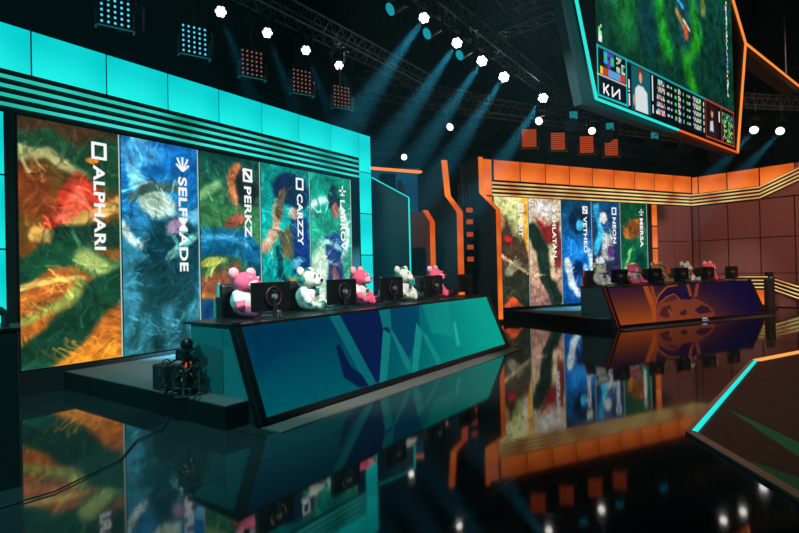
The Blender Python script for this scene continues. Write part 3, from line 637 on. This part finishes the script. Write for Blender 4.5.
# ------------------------------------------------------------------ hanging game screen
J = thing('hanging_screen', 'huge hanging video screen with angular cyan and orange light frame', 'screen', SJ.p(0, 0, 3.98), SJ.r); J.scale = (.7, .7, .7)
out = [(-.5, -.25), (-1.15, 1.6), (-1.6, 3.2), (-.5, 4.75), (7.9, 4.75), (9.05, 3.42), (8.08, -.19)]
inn = [(-.08, -.08), (-.74, 1.72), (-1.2, 3.2), (-.2, 4.45), (7.9, 4.45), (8.96, 3.41), (7.98, -.12)]
part('housing', MB().prism(out, .02, .2), pbr('screen_housing', (14, 44, 50), .45), J)
part('bezel', MB().prism(inn, -.02, .02), BLK, J)
def lights(pts, mat, w_=.05):
    mb = MB()
    for a, b_ in zip(pts, pts[1:]): mb.tube([(a[0], -.045, a[1]), (b_[0], -.045, b_[1])], w_, 6)
    return part('frame_light', mb, mat, J)
lights([inn[3], inn[2], inn[1], inn[0], (3.76, -.1)], CYS, .032); lights([(3.76, -.1), inn[6]], emis('orange_dim', (225, 100, 42), 1.), .032)
lights([inn[6], inn[5], inn[4]], ORS, .036)
lights([(8.96, 3.41), (15.3, 3.36)], ORS, .034)
part('arm', MB().box(8.9, 15.4, .05, .5, 3.2, 3.5), BLK, J)
for a_, b_ in ((1, 4.7), (6.5, 4.7), (14, 3.4)): part('hanger', MB().cyl((a_, .12, b_), (a_, .12, 6.0), .03), METAL, J)
cells = [(230,90,60), (90,200,230), (240,220,120), (220,120,190), (120,220,120), (240,240,240), (70,110,220)]
greys = [(200,210,210), (120,210,130), (180,190,200)]
vb = .235
ops = [('e',(.12,.75,.16,.42,12),(20,110,40),.9,.8), ('e',(.10,.62,.07,.12,0),(20,90,90),.9,.7), ('l',([(.42,.42),(.35,.62),(.40,.85),(.5,1.0)],.07),(24,140,30),.12),('l',([(.4,.95),(.62,.85),(.7,.6)],.035),(20,120,50),.08),
  ('l',([(.62,.26),(.56,.42),(.66,.55),(.62,.7)],.05),(30,130,24),.1),('e',(.56,.62,.10,.16,0),(20,70,80),.9,.8),('l',([(.5,.66),(.56,.6)],.02),(150,120,60),.03),('e',(.57,.58,.03,.05,20),(200,80,40),.9),('e',(.24,.86,.03,.06,0),(140,110,40),.9,.8),
  ('l',([(.5,.74),(.55,.71)],.012),(60,160,230),.01),('l',([(.55,.64),(.60,.6)],.008),(220,220,200),.01),('e',(.72,.8,.04,.06,0),(150,140,50),.9,.6),('e',(.85,.4,.2,.25,0),(8,44,38),.9),
  ('e',(.3,.5,.12,.2,0),(6,50,56),.9,.8),
  ('p',[(-.1,-.1),(1.1,-.1),(1.1,vb),(-.1,vb)],(7,16,24),.004),
  ('l',([(-.1,vb),(.72,vb)],.005),(30,170,170),.004),('l',([(.72,vb),(1.1,vb)],.005),(190,70,40),.004),
  ('l',([(.004,.0),(.004,vb)],.005),(30,200,200),.004),('l',([(.157,.0),(.157,vb)],.005),(30,200,200),.004),('l',([(0,.005),(.16,.005)],.005),(30,200,200),.004),
  ('l',([(.0,.103),(.155,.103)],.003),(220,225,225),.004),
  ('n',(.015,.112,.15,.145,9,1,.9,[(240,120,50),(200,60,40),(90,160,220),(230,210,60)]),0,0),('n',(.035,.15,.09,.225,3,4,.95,[(40,200,110),(60,160,230),(90,60,200),(30,60,40)]),0,0),('n',(.1,.15,.15,.225,5,6,.5,greys),0,0),
  ('n',(.165,.01,.173,.15,1,14,.7,[(230,230,230)]),0,0),
  ('p',[(.185,.0),(.30,.0),(.30,vb-.01),(.185,vb-.01)],(16,90,100),.004),
  ('e',(.24,.19,.036,.042,0),(90,60,36),.3),('e',(.24,.176,.017,.028,0),(206,160,140),.4),('p',[(.205,.0),(.205,.11),(.225,.135),(.255,.135),(.28,.11),(.283,.0)],(214,224,224),.01),
  ('e',(.198,.05,.01,.03,0),(190,150,130),.4),
  ('n',(.312,.02,.318,.22,1,9,.8,[(220,230,230)]),0,0)]
for rw in range(5):
    y0 = .026+rw*.04
    ops += [('n',(.335+.004*rw,y0,.40,y0+.028,12,2,.75,cells),0,0), ('n',(.415,y0+.006,.45,y0+.02,4,1,.8,greys),0,0), ('n',(.47,y0+.004,.485,y0+.022,2,1,1,[(80,200,100)]),0,0), ('n',(.495,y0,.515,y0+.03,3,3,.85,cells),0,0),
            ('n',(.53,y0+.004,.54,y0+.022,1,1,1,[(80,200,100)]),0,0), ('n',(.56,y0+.006,.59,y0+.02,4,1,.8,greys),0,0), ('n',(.61,y0,.68,y0+.028,12,2,.75,cells),0,0), ('n',(.7,y0,.706,y0+.026,1,1,1,[(220,220,200)]),0,0)]
ops += [('p',[(.725,.0),(.835,.0),(.835,vb-.015),(.725,vb-.015)],(40,16,20),.004),('e',(.778,.165,.02,.03,0),(196,150,130),.4),('e',(.778,.192,.02,.018,0),(50,34,26),.4),('p',[(.745,.02),(.75,.1),(.77,.13),(.79,.13),(.81,.1),(.815,.02)],(40,30,44),.01),('p',[(.755,.05),(.76,.11),(.785,.12),(.79,.05)],(200,205,214),.01),
  ('n',(.842,.12,.852,.2,1,8,.8,[(230,230,230)]),0,0),
  ('n',(.878,.02,.985,.205,16,12,.7,[(20,150,140),(30,90,60),(120,200,80),(20,60,120),(10,30,40),(200,200,80)]),0,0),
  ('l',([(.72,.0),(.72,vb)],.004),(190,70,40),.004),('l',([(.868,.0),(.868,vb)],.004),(190,70,40),.004),('l',([(.994,.0),(.994,vb)],.006),(190,70,40),.004),('l',([(.72,.006),(1,.006)],.004),(190,70,40),.004),
  ('n',(.935,.33,.952,.97,2,40,.6,cells),0,0),('n',(.02,.6,.05,.99,3,30,.45,cells),0,0),('n',(.012,.26,.03,.36,2,6,.6,greys),0,0)]
C = paint(400, 230, 7.8/4.35, [(0, (8, 40, 40)), (.3, (8, 50, 36)), (1, (10, 62, 50))], ops, tex=.0, seed=5)
n = fbm(np.linspace(0, 40, 401)[None, :]+np.zeros((231, 1)), np.linspace(0, 22, 231)[:, None]+np.zeros((1, 401)), 9)
vv = np.linspace(0, 1, 231)[:, None]*np.ones((1, 401)); n2 = fbm(np.linspace(0, 110, 401)[None, :]+np.zeros((231, 1))+n*8, np.linspace(0, 60, 231)[:, None]+n*6, 19)
C = C*np.where(vv > vb+.01, (.1+2.1*n)*(.35+1.5*n2), 1)[..., None]
picture('picture', C, (0, -.03, .0), (7.8, 0, 0), (0, 0, 4.35), J)
mb = MB()
def kbar(a, b_, w_=.016):
    a = Vector(a); b_ = Vector(b_); d = (b_-a).normalized(); nn = Vector((-d.y, d.x))*w_; q = [a-nn, b_-nn, b_+nn, a+nn]; mb.prism([(p.x, p.y) for p in q], -.04, -.034)
k0 = (.24, .16)
for a, b_ in (((0,-.07),(0,.14)), ((0,-.0),(.17,.14)), ((.06,.03),(.17,-.07)), ((.30,.14),(.30,-.07)), ((.30,-.07),(.56,.14)), ((.56,.14),(.56,-.07))):
    if a == (.33,.14) and b_ == (.33,-.07): kbar((k0[0]+.33, k0[1]-.07), (k0[0]+.33, k0[1]+.14), .02)
    else: kbar((k0[0]+a[0]*1.15, k0[1]+a[1]), (k0[0]+b_[0]*1.15, k0[1]+b_[1]), .02)
part('sponsor_mark', mb, WHITE_E, J)
# ------------------------------------------------------------------ trusses and lamps
def truss(p0, p1, w_, label, hang=True, n=None, depth_dir=(0, 0, 1)):
    p0, p1 = Vector(p0), Vector(p1); d = p1-p0; L = d.length; x = d.normalized(); z = Vector((0, 0, 1)); y = z.cross(x).normalized(); z = x.cross(y)
    r = thing('lighting_truss', label, 'truss', p0, 0); R = Matrix((x, y, z)).transposed().to_4x4(); r.matrix_world = Matrix.Translation(p0) @ R
    h = w_/2
    for a in (-h, h):
        for b_ in (-h, h): part('chord', MB().cyl((0, a, b_), (L, a, b_), .022, n=8), METAL, r)
    n = n or max(2, int(L/w_)); mb = MB()
    for i in range(n):
        xa, xb = L*i/n, L*(i+1)/n
        for a in (-h, h):
            mb.cyl((xa, a, -h), ((xa+xb)/2, a, h), .011, n=5); mb.cyl(((xa+xb)/2, a, h), (xb, a, -h), .011, n=5)
            mb.cyl((xa, -h, a), (xb, h, a), .009, n=5); mb.cyl((xa, -h, a), (xa, h, a), .011, n=5)
    part('lattice', mb, METAL, r)
    for q in (.12, .5, .88):
        W = r.matrix_world @ Vector((L*q, 0, h)); top = Vector((W.x, W.y, 11.0)); part('hanging_cable', MB().cyl((L*q, 0, h), r.matrix_world.inverted() @ top, .012, n=6), DARKM, r)
    return r
truss(S1.p(-2, .9, 6.62), S1.p(9.2, .9, 6.62), .34, 'long truss above the cyan light boxes carrying the LED blinders')
truss(S1.p(2.5, 3.05, 6.95), S1.p(15, 3.05, 6.95), .34, 'long truss carrying the row of bright white beam lamps')
truss((-.9, 13.3, 6.4), (2.9, 15.9, 6.5), .5, 'short open truss hanging beyond the near stage')
truss((2.2, 12.3, 7.2), (6.3, 8.6, 7.2), .4, 'truss running towards the hanging screen from the lamp row')
truss(S2.p(-3.0, 1.0, 6.25), S2.p(12, 1.0, 6.25), .4, 'long truss above the orange light boxes of the far stage')
truss(S2.p(-4.0, -1.2, 6.3), S2.p(11, -1.2, 6.1), .4, 'dim truss directly behind the far stage wall top')
truss((9.6, 16.6, 6.9), (20, 18.9, 6.9), .35, 'truss at the right carrying small white lamps')
truss((-2.5, 17.6, 5.9), (6, 21.0, 6.0), .4, 'low truss in the dark gap between the stages')
truss((0, 8.0, 8.4), (5, 16.5, 8.4), .45, 'high dark truss near the ceiling above the lamp row')
def hexlens(mb, r):
    for k in range(7):
        a = k*PI/3; c = (0, 0) if k == 6 else (r*.62*math.cos(a), r*.62*math.sin(a))
        q = bmesh.ops.create_cone(mb.bm, segments=6, radius1=r*.37, radius2=r*.37, depth=.012, cap_ends=True)
        bmesh.ops.translate(mb.bm, vec=(c[0], c[1], .0), verts=q['verts'])
    return mb
def head_lamp(pos, aim, lens_r, mat, label, group, hook, cat='stage lamp', round_lens=False, s=1.):
    """moving head: hook clamp and base above, yoke, drum head; pos = lens centre"""
    pos = Vector(pos); aim = Vector(aim).normalized()
    q = aim.to_track_quat('Z', 'Y'); c = pos-aim*.2*s
    r = thing('stage_lamp', label, cat, (c.x, c.y, c.z), 0, group)
    hd = MB().cyl((0, 0, -.14*s), (0, 0, .19*s), lens_r*.85, lens_r*1.06, 18); bmesh.ops.transform(hd.bm, matrix=q.to_matrix().to_4x4(), verts=hd.bm.verts)
    hd_ = part('head', hd, DARKM, r)
    ls = MB()
    if round_lens: ls.cyl((0, 0, -.006), (0, 0, .006), lens_r, n=20)
    else: hexlens(ls, lens_r)
    bmesh.ops.transform(ls.bm, matrix=Matrix.Translation(aim*.2*s) @ q.to_matrix().to_4x4(), verts=ls.bm.verts)
    part('lens', ls, mat, hd_)
    w_ = lens_r+.05
    part('yoke', MB().box(-w_-.02, -w_+.02, -.04, .04, -.04, .28*s).box(w_-.02, w_+.02, -.04, .04, -.04, .28*s).box(-w_-.02, w_+.02, -.06, .06, .26*s, .33*s), DARKM, r)
    part('clamp', MB().cyl((0, 0, .33*s), (0, 0, max(.36*s, hook-c.z)), .02, n=8).box(-.09, .09, -.09, .09, .33*s, .33*s+.08).box(-.26, .26, -.02, .02, hook-c.z-.19, hook-c.z-.16).box(-.02, .02, -.26, .26, hook-c.z-.19, hook-c.z-.16), DARKM, r)
    return r
def spot(pos, target, color, power, size, blend=.5, rad=.08, name='beam'):
    l = bpy.data.lights.new(name, 'SPOT'); l.color = color; l.energy = power; l.spot_size = math.radians(size); l.spot_blend = blend; l.shadow_soft_size = rad
    o = bpy.data.objects.new(name, l); COL.objects.link(o); o.location = pos; d = Vector(target)-Vector(pos); o.rotation_euler = d.to_track_quat('-Z', 'Y').to_euler(); return o
CAMP = Vector((0, 0, 1.6))
rowB = [(0.574, 9.893), (1.329, 11.024), (2.018, 12.015), (2.737, 13.057), (4.187, 14.753)]
for k, (x, y) in enumerate(rowB):
    p = Vector((x, y, 6.4)); tgt = p+Vector((-3.7, -.5, -5.3)); bd = (tgt-p).normalized(); cdv = (CAMP-p).normalized(); aim = (bd*.6+cdv).normalized()
    head_lamp(p, aim, .10+.010*k, LAMP, f'bright white beam lamp pointing down left, {ORD[k]} from the left in the centre row', 'white beam lamps of the centre row', 6.95)
    spot(p+aim*.05+bd*.04, tgt, (.12, .6, .8), 36000, 17, 1., .06)
for k, t in enumerate((2.75, 3.76, 4.75, 5.74)):
    p = S1.p(t, .8, 6.09); bd = Vector((.35, -.1, -1)).normalized(); cdv = (CAMP-p).normalized()
    head_lamp(p, (bd*.4+cdv).normalized(), .095, LAMPS, f'small white lamp over the near stage, {ORD[k]} from the left', 'small white lamps above the near stage', 6.62)
    spot(p+bd*.15, p+bd*5, (.12, .5, .75), 4000, 13, .6, .05)
for k, (t, m) in enumerate(((4.654, 3.0), (5.858, 3.0), (7.161, 3.0))):
    p = S1.p(t, m, 6.2); head_lamp(p, (-.75, -.35, -.55), .11, emis('teal_lens', (20, 150, 165), 1.), f'teal stage lamp beside the bright white lamps, {ORD[k]} from the left', 'teal lamps of the centre row', 6.95, round_lens=True)
def blinder(pos, rz, on, label, group, hook, s=.3, cols=5, rows=6, frame=DARKM):
    r = thing('led_blinder', label, 'stage lamp', pos, rz, group)
    part('housing', MB().box(-s, s, 0, .12, -s*1.15, s*1.15, .01), BLK, r)
    if cols == 2:
        me = MB().box(-s*.9, s*.9, -.012, 0, -s*.08, s*.08).mesh('louvre', on)
        for j in range(rows): link('louvre', me, r, (0, 0, -s+2*s*j/(rows-1)))
    else:
        me = MB().cyl((0, -.012, 0), (0, 0, 0), s*.085, n=8).mesh('diode', on)
        for i in range(cols):
            for j in range(rows): link('diode', me, r, (-s*.84+2*s*.84*i/(cols-1), 0, -s+2*s*j/(rows-1)))
    part('bracket', MB().box(-s-.05, s+.05, -.1, -.06, -s*1.15-.06, -s*1.15-.03).box(-s-.05, -s-.03, -.1, .06, -s*1.15-.06, 0).box(s+.03, s+.05, -.1, .06, -s*1.15-.06, 0), METAL, r)
    part('clamp', MB().cyl((0, .06, s*1.1), (0, .06, max(hook-pos[2], s*1.2)), .02, n=8), DARKM, r)
    return r
BCY = emis('cyan_diode', (70, 190, 225), 1.3); BPK = emis('pink_diode', (150, 96, 90), .8); BOR = emis('orange_diode', (190, 72, 30), .8)
for k, (t, z, on) in enumerate(((.95, 5.4, BCY), (2.2, 5.4, BCY), (3.35, 5.38, BPK), (4.57, 5.4, BPK), (5.75, 5.4, BPK))):
    blinder(S1.p(t, .85, z), S1.r-.35, on, f'square LED blinder above the cyan light boxes, {ORD[k]} from the left', 'LED blinders above the near stage', 6.5, .2)
for k, t in enumerate((.25, 1.5, 2.7, 3.75, 4.9)):
    p = S1.p(t-.2, .68, 5.25+.02*k); head_lamp(p, Vector((.55, -.65, -.5)), .13, BLKG, f'unlit dark moving lamp between the blinders, {ORD[k]} from the left', 'unlit lamps above the near stage', 6.5, round_lens=True, s=1.)
for k, t in enumerate((.67, 1.8, 3.0, 4.1)):
    o = blinder(S2.p(t, 1.0, 5.5), S2.r-.45, BOR, f'square orange LED blinder above the far stage, {ORD[k]} from the left', 'orange blinders above the far stage', 6.2, .24, 2, 9)
WIN = emis('teal_window', (24, 120, 130), 1.)
for k, (t, z) in enumerate(((2.05, 5.95), (3.6, 5.75), (5.7, 5.65), (7.4, 5.6), (9.0, 5.5))):
    p = S2.p(t, 1.3, z); r = head_lamp(p, (-.5, -.7, -.35), .2, BLKG, f'large dark moving lamp hanging above the far stage, {ORD[k]} from the left', 'dark moving lamps above the far stage', 6.15, round_lens=True, s=1.2)
    part('display', MB().box(-.12, .12, -.1, -.08, .12, .36) if True else None, WIN if k < 3 else DARKM, r)
for k, (x, y, z, ax) in enumerate(((.25, 18.4, 5.6, (0, -1, -.2)), (1.51, 14.63, 5.6, (-.6, -.6, -.5)), (3.91, 14.23, 5.6, (-.6, -.6, -.4)), (5.8, 15.4, 5.6, (-.5, -.7, -.3)), (12.45, 18.08, 6.2, (-.7, -.6, -.5)), (13.52, 18.3, 6.2, (-.7, -.6, -.5)))):
    names_ = ['tiny white lamp low in the gap right of the cyan wall', 'tiny slanted white lamp above the gap between the stages', 'small white lamp left of the orange blinders', 'small white lamp among the orange blinders, directly below the hanging screen', 'small white lamp right of the hanging screen, the left one of two', 'small white lamp at the right edge of the rigging']
    head_lamp((x, y, z), ax, .10 if k < 4 else .13, LAMPS, names_[k], None, 11.0, round_lens=True)
for p in ((12.45, 18.08, 6.2), (13.52, 18.3, 6.2)): spot(Vector(p)+Vector((-.1, -.1, -.1)), Vector(p)+Vector((-4.5, -1, -4)), (.12, .6, .8), 12000, 13, .6, .06)
for k, (x, y) in enumerate(((9.39, 15.4), (10.3, 15.9))):
    head_lamp((x, y, 6.0), (-.4, -.75, -.45), .10, LAMPS, f'white lamp behind the hanging screen and mirrored in the floor, {ORD[k]} from the left', 'lamps behind the hanging screen', 11.0, round_lens=True)
# stack of small square lamps in the gap
r = thing('lamp_tower', 'vertical truss tower in the gap carrying five square lamps', 'truss', S2.p(-1.05, .0), S2.r)
for a in (-.12, .12):
    for b_ in (-.12, .12): part('chord', MB().cyl((a, b_, 0), (a, b_, 4.2), .02, n=8), METAL, r)
mb = MB()
for i in range(14):
    z = i*.3; mb.cyl((-.12, -.12, z), (.12, -.12, z+.3), .01, n=5); mb.cyl((-.12, .12, z+.3), (.12, .12, z), .01, n=5); mb.cyl((-.12, -.12, z), (-.12, .12, z+.3), .01, n=5)
part('lattice', mb, METAL, r)
for k, z in enumerate((3.35, 3.0, 2.62, 2.24, 1.88)):
    r = thing('square_lamp', f'small square orange lamp on the tower between the pylons, {ORD[k]} from the top', 'stage lamp', S2.p(-1.05, .2, z), S2.r-.2, 'square lamps on the tower')
    part('housing', MB().box(-.16, .16, -.1, .08, -.13, .13, .02), BLK, r); part('face', MB().box(-.1, .1, -.112, -.1, -.07, .07), BOR, r)
    part('barn_door', MB().box(-.16, .16, -.2, -.1, .13, .14), DARKM, r); part('barn_door', MB().box(-.16, .16, -.2, -.1, -.14, -.13), DARKM, r)
# ------------------------------------------------------------------ low platform on the right with light edge
plat = [(2.65, 4.90), (2.60, 3.30), (2.5, .3), (9.5, .3), (10.6, 11.2), (5.63, 8.40)]
r = thing('low_platform', 'dark low platform with a cyan and amber light edge in the right foreground', 'platform', (0, 0, 0))
def flat(pts, z0, z1):
    mb = MB(); a = [mb.bm.verts.new((x, y, z0)) for x, y in pts]; b_ = [mb.bm.verts.new((x, y, z1)) for x, y in pts]; n = len(pts); mb.bm.faces.new(a[::-1]); mb.bm.faces.new(b_)
    for i in range(n): mb.bm.faces.new((a[i], a[(i+1) % n], b_[(i+1) % n], b_[i]))
    return mb
part('deck', flat(plat, 0, .022), pbr('platform_deck', (40, 34, 33), .45, noise=20), r)
def band(a, b_, w0, w1, z0, z1, mb, e0=0, e1=0):
    a, b_ = Vector((*a, 0)), Vector((*b_, 0)); d = (b_-a).normalized(); nn = Vector((d.y, -d.x, 0))
    a = a-d*e0; b_ = b_+d*e1
    q = [a+nn*w0, b_+nn*w0, b_+nn*w1, a+nn*w1]
    mb.hexa([(p.x, p.y, z0) for p in q]+[(p.x, p.y, z1) for p in q])
mb = MB(); band(plat[5], plat[0], .0, -.085, 0, .032, mb); band(plat[0], plat[1], 0, -.085, 0, .032, mb); band(plat[1], plat[2], 0, -.085, 0, .032, mb); band(plat[4], plat[5], 0, -.085, 0, .032, mb)
part('edge_trim', mb, pbr('bronze_trim', (190, 160, 145), .5), r)
mb = MB(); band(plat[0], plat[5], .05, .095, .0222, .034, mb, -.03, -.05); part('light_edge', mb, CYS, r)
mb = MB(); band(plat[5], plat[4], .02, .14, .0222, .034, mb); part('light_edge', mb, emis('amber_edge', (255, 170, 84), 1.1), r)
gm = pbr('green_floor_wedge', (14, 140, 104), .6)
part('floor_graphic', flat([(3.51, 5.63), (3.36, 3.3), (2.9, 3.0)], .0222, .0235), gm, r)
part('floor_graphic', flat([(2.68, 4.35), (3.1, 3.1), (2.72, 2.6)], .0222, .0235), gm, r)
# post with a small device
pp = Vector((12.35, 17.4, 0)); r = thing('post', 'slim dark post with a small device on top in front of the right wall', 'post', pp, 0)
part('shaft', MB().box(-.11, .11, -.11, .11, 0, 1.0, .01), pbr('post_dark', (46, 44, 44), .5), r); part('cap', MB().box(-.115, .115, -.115, .115, 1.0, 1.06), pbr('cap_teal', (10, 90, 90), .4), r)
part('device', MB().box(-.1, .1, -.08, .08, 1.12, 1.26, .02).cyl((0, 0, 1.06), (0, 0, 1.14), .03), BLK, r); part('foot', MB().box(-.16, .16, -.16, .16, 0, .03), BLK, r)
# ------------------------------------------------------------------ remote camera and cable heap at the desk end
r = thing('remote_camera', 'small black remote camera on a tripod tangled in cables beside the near desk', 'camera', S1.p(.62, 3.0, .25), S1.r); r.scale = (1.15, 1.15, 1.15)
part('tripod', MB().tube([(0, 0, .3), (-.12, -.1, .01)], .014).tube([(0, 0, .3), (.1, -.14, .01)], .014).tube([(0, 0, .3), (.02, .14, .01)], .014).cyl((0, 0, .26), (0, 0, .36), .025), BLK, r)
part('body', MB().box(-.07, .07, -.1, .1, .34, .46, .02).ball((0, 0, .5), (.06, .07, .06)), BLKG, r)
part('lens', MB().cyl((0, -.1, .41), (0, -.16, .41), .035, .04), pbr('lens_glass', (40, 60, 66), .1), r)
part('monitor_screen', MB().box(-.03, .05, -.02, 0, .24, .32), emis('orange_tally', (220, 90, 40), .7), r)
mb = MB(); rr = random.Random(5)
for k in range(34):
    a = rr.uniform(0, 2*PI); pts = []; x, y, z = rr.uniform(-.09, .07), rr.uniform(-.12, .12), rr.uniform(.05, .36)
    for j in range(6): pts.append((x, y, max(z, .014))); x = max(-.16, min(.1, x+rr.uniform(-.08, .08))); y += rr.uniform(-.08, .08); z += rr.uniform(-.12, .08)
    mb.tube(pts, .010, 5)
part('cable_tangle', mb, BLK, r)
r2 = thing('equipment_case', 'small black equipment box behind the remote camera at the desk end', 'case', S1.p(.66, 2.5, .25), S1.r)
part('body', MB().box(-.1, .1, -.14, .14, 0, .3, .02), BLK, r2); part('handle', MB().torus((0, 0, .3), .05, .008, 'Y', arc=PI), DARKM, r2)
tag(link('floor_cable', MB().tube([tuple(S1.p(*q)) for q in ((.45, 2.9, .012), (.2, 3.2, .012), (-.15, 3.35, .012), (-.5, 3.75, .012), (-1.1, 4.0, .012), (-1.7, 3.95, .012))], .007, 6).mesh('floor_cable', BLK)), 'black cable lying across the glossy floor left of the near desk', 'cable')
# ------------------------------------------------------------------ cabinet at the left edge
r = thing('barrier_cabinet', 'black cabinet with a looped rail at the left edge of the picture', 'cabinet', (-3.436, 3.96, 0), .63)
part('body', MB().box(-.5, .42, -.25, .25, 0, 1.2, .01), pbr('cabinet_black', (10, 16, 18), .5), r)
part('rail', MB().tube([(.34, 0, 1.2), (.34, 0, 1.32), (.30, 0, 1.36), (.22, 0, 1.37), (.1, 0, 1.33), (-.4, 0, 1.33)], .028, 10), BLK, r)
part('top_plate', MB().box(-.52, .44, -.27, .27, 1.2, 1.225, .005), BLKG, r)
# ------------------------------------------------------------------ haze and washes
nt = w.node_tree; v = nt.nodes.new('ShaderNodeVolumeScatter'); v.inputs['Density'].default_value = .003; v.inputs['Anisotropy'].default_value = .25; v.inputs['Color'].default_value = (.35, .85, 1, 1)
nt.links.new(v.outputs[0], nt.nodes['World Output'].inputs['Volume'])
WARM = (1., .95, .9)
spot((4.5, 1.5, 9), S1.p(3.6, 3.0, 1.1), WARM, 7500, 30, .4, .2, 'key_near')
spot((0, 3, 4.6), S2.p(3.5, 3.0, 1.3), WARM, 2900, 22, .4, .2, 'key_far')
spot((-4.5, -3, 6.5), S1.p(.5, 2.8, .3), (.12, .95, 1.), 2600, 32, .9, .2, 'wash_left')
spot((-2, 4, 9), S1.p(.2, 2.2, 0), (.5, .95, .92), 1700, 50, .8, .2, 'wash_floor')
spot((12, 8, 9.5), S3.p(3, .5, 1.8), (1., .46, .32), 3200, 60, .8, .2, 'wash_right')
spot((5, 4, 9.5), (6.0, 6.2, 0), (1., .62, .45), 900, 62, .9, .2, 'wash_platform')
spot((-2, 6, 9.5), S2.p(-1.9, .3, 3.0), (.9, .75, .6), 1500, 26, .9, .2, 'wash_gap')
